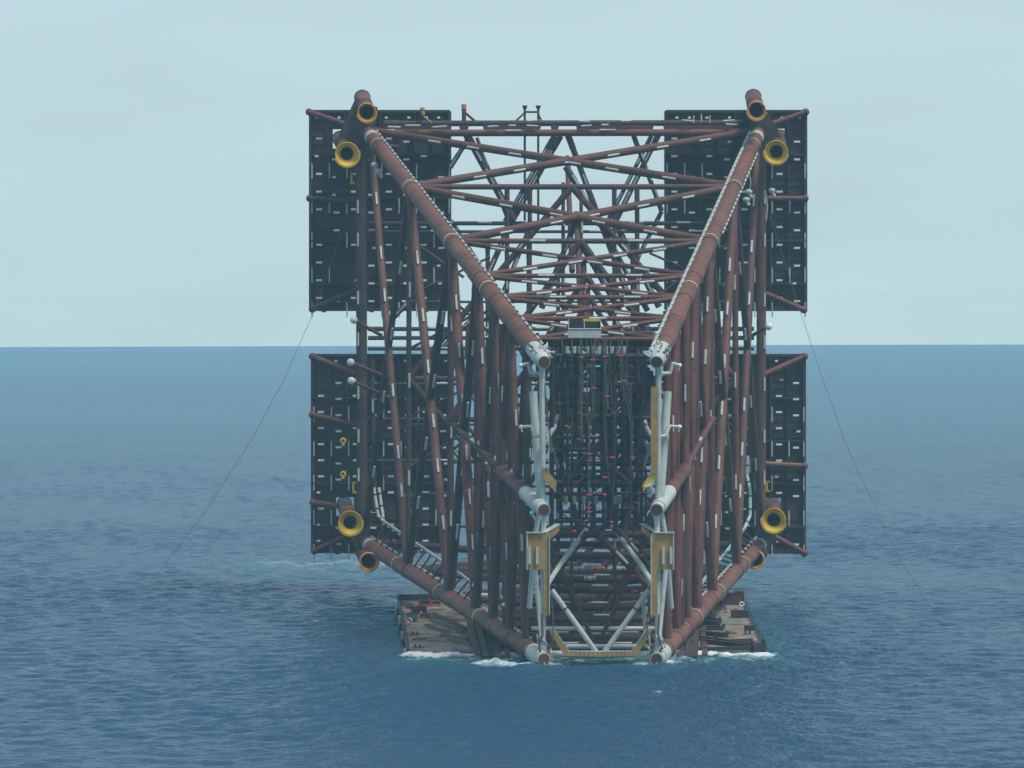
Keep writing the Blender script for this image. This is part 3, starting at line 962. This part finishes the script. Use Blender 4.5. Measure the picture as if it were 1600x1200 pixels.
for y, dd, r_ in ((536, 552, .52), (529, 558, .4), (522, 566, .45), (835, 558, .5), (850, 562, .4), (868, 575, .5), (905, 572, .55), (921, 566, .5), (948, 563, .55), (967, 560, .5), (997, 556, .6)):
    member('mouth_beam', P(856, y, dd), P(1020, y, dd), r_, 'dull', 1, toward=Vector((0, -.6, 1)))

for i in range(16):       # hoses and thin lines strung through the mouth
    x = random.uniform(868, 1010); y = random.uniform(545, 700); L = random.uniform(50, 150)
    w = random.uniform(-14, 14)
    wm('hose', [(x, y, 544.5), (x + w * .2, y + L * .4, 544), (x + w * .6, y + L * .8, 544), (x + w, y + L, 544.6)], random.choice((.05, .07, .1)), random.choice(('rope', 'grate')), n=6)

for i in range(18):       # brown framing mixed into the mouth
    x = random.uniform(868, 1010); y = random.uniform(560, 820)
    if i % 3 == 0: x1, y1 = x + random.uniform(-3, 3), y + random.uniform(60, 140)
    elif i % 3 == 1: x1, y1 = x + random.choice((-1, 1)) * random.uniform(30, 60), y + random.uniform(-2, 2)
    else: x1, y1 = x + random.choice((-1, 1)) * random.uniform(20, 50), y + random.uniform(20, 60)
    dd = random.uniform(545.5, 556)
    member('secondary_brace', P(x, y, dd), P(min(1016, max(862, x1)), min(832, y1), dd + .5), random.uniform(.14, .28), random.choice(('dull', 'red')), 0)

# ---- pipes along the lower legs
for pts, mm, cl_ in (([(584, 762, 674), (591, 806, 673), (600, 815, 671), (625, 832, 655), (690, 876, 622), (748, 918, 592)], 'white', 'dark'),
                    ([(592, 762, 675), (600, 820, 673)], 'white', 'dark'),
                    ([(1168, 712, 674), (1167, 742, 674), (1172, 765, 673), (1172, 806, 672), (1163, 826, 670), (1138, 858, 650), (1100, 906, 620), (1080, 938, 600)], 'green', 'dark')):
    mb = MB()
    w = [P(*p) for p in pts]
    mb.path(w, .27, n=10)
    for i in range(len(w) - 1):
        L = (w[i + 1] - w[i]).length
        for k in range(int(L / 2.0)):
            mb.ring(lerp(w[i], w[i + 1], (k + .5) / max(1, int(L / 2.0))), w[i + 1] - w[i], .27, .28, .03, n=10, mi=1)
    mb.build('riser_pipe', [M[mm], M[cl_]], J)
for (p0, p1, leg) in (((600, 815, 671), (748, 918, 592), 'BL'), ((1163, 826, 670), (1080, 938, 600), 'BR')):
    for i in range(16):
        mb = MB()
        t = (i + .5) / 16
        a = lerp(P(*p0), P(*p1), t)
        s = (FAR - a.y) / (FAR - NEAR)
        mb.tube(a, node(leg, min(.95, s)) + Vector((0, 0, LEG_R)), .16, n=7)
        mb.box(a + Vector((.3 if leg == 'BL' else -.3, -.4, -.5)), .3, .2, .3, mi=1)
        mb.build('pipe_support', [M['dark'], M['slot']], J)
for (x, y, d_) in ((738, 914, 585), (747, 929, 584), (782, 932, 566), (784, 944, 565)):
    q = MB(); q.tube(P(x, y, d_), P(x + 16, y + (1 if y < 931 else 6), d_ - .3), .26, n=10); q.build('pipe_stub', M['slot'], J)
# ---- small fittings on the base
for (x, y, xs_, ys_, d_) in ((553, 500, 596, 524, 668), (548, 566, 595, 586, 668), (549, 595, 590, 613, 668), (1201, 510, 1172, 526, 668)):
    q = MB(); q.tube(P(x, y, d_), P(xs_, ys_, d_ + 6), .30, n=10)
    o = q.build('float_arm', M['red'], J)
    q = MB(); q.ball(P(x, y, d_), .62, n=18, m=12); q.build('white_ball', M['slot'], o)
for (x, y, xs_, ys_) in ((536, 689, 556, 684), (536, 741, 552, 728)):
    q = MB(); q.tube(P(x, y, 680), P(xs_, ys_, 682), .2, n=8); o = q.build('padeye_arm', M['dark'], J)
    q = MB(); q.lathe(P(x, y, 679.6), Vector((0, 1, 0)), [(0, .18), (-.15, .30), (-.1, .5), (.3, .55), (.4, .2)], n=16); q.tube(P(x, y + 2, 679.7), P(x, y + 7, 679.7), .3, n=8); q.build('yellow_padeye', M['yellow'], o)
for (x, y, h_) in ((549, 279, 14), (1183, 276, 15), (552, 762, 16), (1198, 760, 15)):
    q = MB(); q.box(P(x, y, 683), .35, .3, h_ / FPX * 683); q.box(P(x + 2, y - h_ / 2, 683), .7, .3, .25); q.box(P(x + 2, y + h_ / 2, 683), .7, .3, .25)
    q.build('yellow_bracket', M['yellow'], J)
# posts standing on the upper beam
q = MB(); q.tube(P(725, 192, D0), P(725, 168, D0), .38, n=10); q.tube(P(728, 177, D0), P(744, 191, D0), .22, n=8); o = q.build('guide_post', M['dull'], J)
q = MB(); q.tube(P(725, 171, D0), P(725, 163, D0), .44, n=10); q.build('orange_cap', M['orange'], o)
q = MB(); q.tube(P(661, 180, D0 - 1), P(660, 172, D0 - 1), .34, n=10); q.tube(P(662, 182, D0 - 1), P(674, 192, D0 - 1), .18, n=8); q.ball(P(660, 171, D0 - 1), .42); q.build('guide_post', M['ochre'], J)
q = MB()
for x in (820, 841):
    q.tube(P(x, 345, D0), P(x, 172, D0), .19, n=8); q.tube(P(x, 172, D0), P(x, 165, D0), .18, .48, n=12)
q.tube(P(820, 175, D0), P(841, 175, D0), .17, n=8); q.tube(P(820, 176, D0), P(804, 191, D0), .15, n=8); q.tube(P(841, 178, D0), P(847, 191, D0), .15, n=8)
q.build('funnel_post', M['grate'], J)
for (x, y) in ((1084, 184), (1096, 182), (1109, 184)):
    q = MB(); q.tube(P(x, y - 4, D0 - 1), P(x, y + 8, D0 - 1), .11, n=8); q.build('guide_post', M['band'], J)
for (x0, y0, x1, y1) in ((596, 226, 622, 228), (697, 223, 725, 224), (725, 224, 728, 221)):
    wm('hose', [(x0, y0, D0 - 2), (x1, y1, D0 - 2)], .18, 'white', n=8)
for (x, y, d_) in ((585, 258, 662), (592, 268, 661), (1170, 300, 655), (1166, 312, 655), (1206, 298, 676)):
    q = MB(); q.ball(P(x, y, d_), .6, n=10, m=7, sc=(1, .8, .8)); q.tube(P(x, y, d_), P(x + 4, y + 9, d_), .3, n=8); q.build('valve_box', M['grey'], J)
# thin vertical access lines on the right frame
for (x, y0, y1) in ((1170, 268, 300), (1196, 300, 345), (1172, 560, 640), (1176, 690, 720)):
    wm('hose', [(x, y0, 676), (x + 3, (y0 + y1) / 2, 676), (x + 1, y1, 676)], .14, 'grey', n=6)

# ---- the anodes: the hundred that show largest as parts, the rest as one
ANODES.sort(key=lambda a: -a[3] * a[4] / a[1].y)
ind = [a for a in ANODES if a[0] is not J][:100]
ids = set(id(a) for a in ind)
rest = MB()
for a in ANODES:
    o, c, d, L, r = a
    if id(a) in ids:
        q = MB(); q.tube(c - d * (L / 2), c + d * (L / 2), r, n=6); q.build('anode', M['anode'], o)
    else:
        rest.tube(c - d * (L / 2), c + d * (L / 2), r, n=6)
tag(rest.build('anode', M['anode'], J), kind='stuff')

# ================================================================== things resting on or hanging from the jacket
w = empty('work_platform', P(913, 516, 549), 'pale grey work platform with a yellow rail above the open mouth of the jacket', 'work platform')
q = MB(); q.box(P(913, 522, 549), 4.3, 2.6, 1.0); q.build('floor_box', M['grey'], w)
q = MB(); q.box(P(913, 508, 550.2), 4.2, .1, 1.4); q.box(P(889, 509, 549), .1, 2.4, 1.5); q.box(P(938, 509, 549), .1, 2.4, 1.5); q.build('side_screen', M['grate'], w)
q = MB()
for x in (888.5, 913, 938.5):
    q.tube(P(x, 527, 547.8), P(x, 499, 547.8), .07, n=6)
q.tube(P(888, 514, 547.7), P(939, 514, 547.7), .09, n=6)
q.build('hand_rail', M['white'], w)
q = MB(); q.box(P(924, 500, 547.8), 2.2, .1, .35); q.build('yellow_rail', M['yellow'], w)

SL = [('thick doubled wire sling with a red lashing hanging in the middle of the jacket mouth', 926, 530, 927, 655, 2.2, (562, 606)),
      ('slack wire sling kinked to one side with two lashings beside the conductor pipes', 968, 528, 988, 665, 2.4, (555, 595)),
      ('thin wire sling under the near edge of the work platform', 908, 530, 909, 690, 1.2, (558,)),
      ('thin wire sling just beyond the yellow rail of the work platform', 944, 528, 950, 640, 1.2, (557, 619)),
      ('long wire sling dropping past mid height with three red lashings', 921, 640, 920, 815, 1.6, (709, 773, 800)),
      ('dark wire sling hanging from the leg end above the ladder', 850, 575, 862, 700, 1.0, ()),
      ('dark wire sling hanging from the leg end above the tall ochre strip', 1026, 575, 1012, 640, 1.0, ()),
      ('grey hose looped beside the tall ochre fender strip', 985, 600, 988, 715, 1.4, (715,))]
for lab, x0, y0, x1, y1, sep, reds in SL:
    so = empty('wire_sling', P(x0, y0, 542.5), lab, 'sling', 'wire slings hanging in the jacket mouth')
    q = MB()
    for sgn in (-1, 1):
        pts = []
        for i in range(9):
            t = i / 8
            x = x0 + (x1 - x0) * t ** 1.6 + sgn * sep * (1 - .45 * math.sin(3.1 * t * 2) ** 2)
            pts.append(P(x, y0 + (y1 - y0) * t, 542.5 + sgn * .2))
        q.path(pts, .085, n=6)
    q.build('wire_rope', M['rope'], so)
    for yr in reds:
        t = (yr - y0) / (y1 - y0)
        x = x0 + (x1 - x0) * max(0, t) ** 1.6
        q = MB(); q.box(P(x, yr, 542.3), .45 + .07 * sep * 2, .3, .13); q.box(P(x + 3, yr - .7, 542.2), .5, .1, .08)
        q.build('red_lashing', M['strap'], so)
for i in range(9):
    x = 877 + i * 13.5 + random.uniform(-4, 4)
    q = MB(); q.path([P(x, 526 + random.uniform(0, 8), 543), P(x + random.uniform(-2, 2), 545, 542.6), P(x + random.uniform(-5, 5), random.uniform(565, 625), 542.8)], .075, n=6)
    so = empty('wire_sling', P(x, 526, 543), 'short dark wire sling hanging straight from the upper beam of the mouth', 'sling', 'short slings under the upper mouth beam')
    q.build('wire_rope', M['rope'], so)
LASH = [(857, 644), (907, 644), (958, 644), (905, 686), (907, 668), (928, 681), (956, 714), (991, 739), (945, 745), (944, 772), (919, 793), (994, 785), (916, 813), (955, 815), (897, 829), (991, 899), (991, 923), (885, 665)]
for i, (x, y) in enumerate(LASH):
    q = MB(); wd = random.uniform(.35, .8)
    q.box(P(x, y, 543.8), wd, .25, .14, Vector((1, 0, random.uniform(-.15, .15))).normalized())
    q.box(P(x + wd * 3, y + 1, 543.7), .35, .2, .1)
    tag(q.build('red_lashing', M['strap']), 'small red lashing tied round a pipe in the jacket mouth', 'lashing', 'red lashings in the jacket mouth')

# ---- tag lines
for lab, pts in (('thin tag line slanting to the sea from the mudmats beside three white balls', [(546, 330, 676), (490, 488, 668), (445, 590, 660), (396, 682, 654), (320, 800, 645), (205, 950, 632)]),
                 ('thin tag line slanting to the sea from the mudmat beside one white ball', [(1203, 336, 676), (1250, 486, 668), (1285, 590, 660), (1320, 690, 652), (1398, 860, 634), (1478, 985, 604)])):
    q = MB(); q.path([P(*p) for p in pts], .04, n=6)
    tag(q.build('tag_line', M['rope']), lab, 'tag line')

# ================================================================== THE BARGE
BNL, BNR, BFL, BFR = P(637, 1020, 560), P(1197, 1018, 560), P(622, 938, 640), P(1160, 937, 640)
BN = (BNR - BNL).cross(BFL - BNL).normalized()
if BN.z < 0: BN = -BN
def deck(px, py, up=0.0):
    """The point of the barge deck on the sight line of a photo pixel."""
    dr = (P(px, py, 100.0) - CAM)
    t = (BNL - CAM).dot(BN) / dr.dot(BN)
    return CAM + dr * t + Vector((0, 0, up))
B = empty('launch_barge', (10, 600, 0), 'long flat launch barge with a worn brown deck, its near edge awash under the jacket', 'barge')
dn = Vector((0, 0, -6.0))
mb = MB()
mb.prism([BNL, BNR, BFR, BFL], dn)
hull = mb.build('hull', M['hull'], B)
q = MB()
up = Vector((0, 0, .02))
def bil(u, v): return lerp(lerp(BNL, BNR, u), lerp(BFL, BFR, u), v)
vs, fs = [], []
for j in range(15):
    for i in range(19):
        vs.append(bil(.008 + .984 * i / 18, .008 + .984 * j / 14) + up * (1 + random.random() * 1.5))
for j in range(14):
    for i in range(18):
        fs.append((j * 19 + i, j * 19 + i + 1, (j + 1) * 19 + i + 1, (j + 1) * 19 + i))
q.add(vs, fs)
q.build('deck', M['deck'], B)
q = MB()
q.beam(bil(.0, .0) + Vector((0, 0, .25)), bil(.0, 1.0) + Vector((0, 0, .25)), .35, .5)
q.build('bulwark', M['hull'], B)
q = MB(); q.beam(bil(0, 1.0) + Vector((0, .2, .45)), bil(.22, 1.0) + Vector((0, .2, .45)), .5, .9); q.beam(bil(.23, 1) + Vector((0, .2, .8)), bil(.36, 1) + Vector((0, .2, .8)), .5, 1.6); q.build('bulwark', M['hull'], B)
q = MB(); q.beam(bil(.70, 1.0) + Vector((0, .2, .5)), bil(.97, 1.0) + Vector((0, .2, .5)), .5, 1.0); q.build('bulwark', M['hull'], B)
q = MB(); q.box(BNR + Vector((-.9, .8, .55)), 1.6, 2.2, 1.1); q.box(BNR + Vector((-.15, 1.5, .8)), .3, 3.2, 1.6); q.beam(bil(.70, .02) + Vector((0, 0, .2)), bil(.97, .02) + Vector((0, 0, .35)), .9, .4); q.build('bow_fairlead', M['hull'], B)
for i in range(7):      # fender posts on the side
    t = .02 + i / 6.6
    q = MB(); p = bil(0, t) + Vector((-.25, 0, -.9)); q.box(p, .5, .9, 2.6); q.build('fender', M['hole' if i % 2 else 'grey'], B)
for i in range(8):
    t = .15 + i / 9
    p = bil(1.0, t)
    q = MB(); q.tube(p, p + Vector((0, 0, 1.2)), .07, n=6); q.build('rail_stanchion', M['hull'], B)
q = MB(); q.path([bil(1.0, .15 + i / 9) + Vector((0, 0, 1.15 - .1 * (i % 2))) for i in range(8)], .05, n=6); q.build('rail_rope', M['rope'], B)
# launch ways under the jacket
for u in (.32, .70):
    q = MB(); q.beam(bil(u, .0) + Vector((0, 0, .7)), bil(u, 1) + Vector((0, 0, .7)), 2.0, 1.4); q.build('skid_beam', M['dark'], B)
# rocker arms at the awash end
for (x0, y0, x1, y1, d0, d1, w_, h_, mm) in ((730, 958, 747, 1026, 592, 553, .7, 1.0, 'dull'), (742, 962, 759, 1032, 590, 550, .8, 1.3, 'hull'), (756, 975, 768, 1032, 588, 551, .7, 1.2, 'hole'), (768, 982, 779, 1034, 588, 550, 1.0, 1.4, 'dark'), (791, 1000, 793, 1030, 570, 552, .7, 1.2, 'dull'),
                                            (1084, 980, 1080, 1034, 588, 550, 1.7, 1.5, 'dark'), (1064, 985, 1064, 1034, 585, 550, 1.0, 1.4, 'hull'), (1098, 985, 1102, 1028, 588, 554, .7, 1.0, 'dull'), (1050, 995, 1046, 1034, 575, 550, .8, 1.6, 'hull')):
    q = MB(); q.beam(P(x0, y0, d0), P(x1, y1, d1), w_, h_); q.tube(P(x0, y0, d0) + Vector((-w_ * .7, 0, 0)), P(x0, y0, d0) + Vector((w_ * .7, 0, 0)), .6, n=14)
    q.ring(lerp(P(x0, y0, d0), P(x1, y1, d1), .6), P(x1, y1, d1) - P(x0, y0, d0), max(w_, h_) * .62, .5, .05, n=4)
    q.build('rocker_arm', M[mm], B)
# sawn-off sea fastenings on the deck
for (x0, y0, x1, y1) in ((1085, 966, 1124, 974), (1090, 974, 1122, 978), (1080, 984, 1130, 985), (1086, 992, 1136, 996), (1090, 1000, 1118, 1004), (1100, 1006, 1168, 1013), (1112, 1003, 1176, 1012)):
    q = MB(); q.beam(deck(x0, y0, .35), deck(x1, y1, .3), .8, .7); q.tube(deck(x1, y1, .3), deck(x1 + 1, y1, .9), .25, n=8); q.build('sea_fastening', M['dark'], B)

# ---- gear lying on the barge deck
def box_thing(name, x, y, sx, sy, sz, m, label, cat, extra=None, group=None):
    t = empty(name, deck(x, y), label, cat, group)
    c = deck(x, y, sz / 2)
    q = MB(); q.box(c, sx, sy, sz); q.build('body', M[m], t)
    q = MB(); q.box(c + Vector((0, 0, sz / 2 + .06)), sx * 1.06, sy * 1.06, .12); q.build('lid', M['dark' if m != 'dark' else 'hull'], t)
    if extra: extra(t, c, sx, sy, sz)
    return t
def winch(x, y, s, label, white=False):
    t = empty('deck_winch', deck(x, y), label, 'winch', 'red deck winches on the barge')
    c = deck(x, y, .9 * s)
    q = MB(); q.box(c + Vector((0, 0, -.75 * s)), 3.2 * s, 2.2 * s, .3 * s); q.box(c + Vector((-1.3 * s, 0, 0)), .3 * s, 1.6 * s, 1.5 * s); q.box(c + Vector((1.3 * s, 0, 0)), .3 * s, 1.6 * s, 1.5 * s); q.build('frame', M['redmach'], t)
    q = MB(); q.tube(c + Vector((-1.15 * s, 0, .1)), c + Vector((1.15 * s, 0, .1)), .55 * s, n=16); q.build('drum', M['hole' if not white else 'redmach'], t)
    for sx in (-1, 1):
        q = MB(); q.tube(c + Vector((sx * 1.12 * s, 0, .1)), c + Vector((sx * 1.0 * s, 0, .1)), .8 * s, n=18); q.build('flange', M['redmach'], t)
    if white:
        for sx in (-1, 1):
            q = MB(); q.ball(c + Vector((sx * 1.1 * s, -.6 * s, .9 * s)), .3 * s); q.build('lamp_housing', M['slot'], t)
winch(664, 947, .62, 'large dark red winch beside the tall bulwark at the far corner of the barge')
winch(681, 947, .5, 'smaller red winch with a pale drum next to the launch way')
winch(664, 966, .5, 'red winch with two white lamp housings in front of the wide deck', True)
winch(1120, 948, .7, 'red winch half hidden by the jacket leg on the open side of the deck')
for i, (x, y) in enumerate(((640, 976), (1159, 950))):
    t = empty('life_ring', deck(x, y), ['red and white life ring lying by the fender posts', 'pale life ring hung on the far rail post'][i], 'life ring')
    for k in range(4):
        q = MB(); c = deck(x, y, .6)
        n = 6
        for j in range(n):
            a0, a1 = math.pi / 2 * (k + j / n), math.pi / 2 * (k + (j + 1) / n)
            q.tube(c + Vector((.3 * math.cos(a0), 0, .3 * math.sin(a0))), c + Vector((.3 * math.cos(a1), 0, .3 * math.sin(a1))), .11, n=8)
        q.build('white_quarter' if i or k % 2 == 0 else 'red_quarter', M['slot' if i else 'strap' if k % 2 else 'slot'], t)
box_thing('storage_crate', 644, 970, 1.6, 1.4, 1.0, 'teal', 'small green crate behind the life ring', 'crate')
box_thing('storage_crate', 655, 958, 2.2, 1.2, .9, 'hull', 'low dark crate between the red winches', 'crate')
box_thing('storage_crate', 1141, 944, 2.3, 1.8, 1.6, 'dull', 'brown steel crate against the far bulwark', 'crate')
box_thing('storage_crate', 1155, 944, 1.3, 1.6, 1.9, 'dark', 'tall dark crate at the far corner of the open deck', 'crate')
box_thing('storage_crate', 1156, 965, 2.6, 1.2, 1.0, 'hull', 'long dark crate by the rail stanchions', 'crate')
box_thing('storage_crate', 1171, 985, 1.5, .9, .6, 'hull', 'low dark box by the rail near the awash corner of the deck', 'crate')
for x, y, c_, wd, lab in ((898, 889, 'grey', 2.6, 'pale bundle under the jacket mouth'), (935, 889, 'orange', 1.8, 'orange bundle lying among the lower beams'), (966, 889, 'grey', 2.9, 'long pale bundle beside the orange one'),
                      (930, 925, 'orange', 2.4, 'salmon bundle lying between two lower beams'), (950, 924, 'teal', 2.3, 'teal bundle next to the salmon one'), (972, 923, 'redmach', 2.4, 'maroon bundle next to the teal one'), (922, 904, 'white', 1.6, 'small crumpled white sheet on a lower beam')):
    t = empty('wrapped_bundle', P(x, y, 570), lab, 'bundle')
    q = MB(); c = P(x, y, 570); q.tube(c - Vector((wd / 2, 0, 0)), c + Vector((wd / 2, 0, .05)), .34, n=10); q.build('wrapping', M[c_], t)
    for sx in (-.25, .25):
        q = MB(); q.ring(c + Vector((sx * wd, 0, 0)), Vector((1, 0, 0)), .34, .12, .03, n=10); q.build('tie', M['hole'], t)
TB = [(678, 962, 728, 985), (674, 972, 725, 990), (690, 994, 730, 1003), (700, 1000, 735, 1010), (668, 980, 700, 990)]
TL_ = ['longest loose timber beam slanting across the deck', 'timber beam parallel to the longest one, nearer the water', 'short timber lying beside the rocker arm', 'shortest timber touching the rocker arm foot', 'timber stub on the open stained deck']
for (x0, y0, x1, y1), lab in zip(TB, TL_):
    t = MB(); t.beam(deck(x0, y0, .25), deck(x1, y1, .25), .5, .45); t.beam(deck(x0, y0, .5), deck(x1, y1, .5), .3, .1)
    tag(t.build('timber_beam', M['wood']), lab, 'timber')
q = MB(); q.prism([deck(x, y, .05) for x, y in ((1124, 968), (1158, 968), (1161, 976), (1128, 976))], Vector((0, 0, .03)))
tag(q.build('tarpaulin', M['faded']), 'faded green tarpaulin spread flat on the open deck', 'tarpaulin')

# ---- more gear on the deck: bollards, coiled ropes, drums, scaffold boards
for (u, v) in ((.03, .08), (.03, .3), (.03, .55), (.03, .82), (.97, .3), (.97, .62), (.97, .9)):
    q = MB(); p = bil(u, v)
    for dx in (-.3, .3):
        q.tube(p + Vector((dx, 0, 0)), p + Vector((dx, 0, .45)), .15, n=10); q.tube(p + Vector((dx, 0, .45)), p + Vector((dx, 0, .52)), .2, n=10)
    q.box(p + Vector((0, 0, .05)), 1.5, .7, .1)
    q.build('bollard', M['hull'], B)
for i, (x, y, lab) in enumerate(((672, 978, 'coil of dark rope on the deck in front of the red winches'), (655, 1000, 'coil of dark rope on the bare stained deck by the awash edge'), (1140, 990, 'coil of rope on the open deck between the steel fastenings and the rail'))):
    q = MB(); c = deck(x, y, .12)
    for k in range(4):
        r_ = .45 + .16 * k
        pts = [c + Vector((r_ * math.cos(t), r_ * math.sin(t), .05 * (3 - k))) for t in np.linspace(0, 6.283, 17)]
        q.path(pts, .08, n=6)
    tag(q.build('rope_coil', M['rope']), lab, 'rope')
for i, (x, y, m_, lab) in enumerate(((722, 958, 'white', 'white drum standing beside the launch way'), (730, 957, 'slot', 'brighter white drum standing close against its neighbour'), (648, 957, 'orange', 'small orange drum beside the low dark crate'), (1150, 961, 'orange', 'small orange drum beside the long dark crate'), (1136, 957, 'white', 'white drum on the open deck in front of the brown crate'))):
    t = empty('steel_drum', deck(x, y), lab, 'drum')
    c = deck(x, y)
    q = MB(); q.tube(c, c + Vector((0, 0, 1.0)), .34, n=14); q.build('barrel', M[m_], t)
    q = MB()
    for z in (.05, .35, .67, .97): q.ring(c + Vector((0, 0, z)), Vector((0, 0, 1)), .34, .05, .03, n=14)
    q.build('rim', M['dull'], t)
for (x0, y0, x1, y1) in ((1092, 960, 1112, 958), (1096, 969, 1118, 967), (1128, 1006, 1176, 1004)):
    q = MB(); q.beam(deck(x0, y0, .3), deck(x1, y1, .3), .35, .6); q.build('sea_fastening', M['dark'], B)
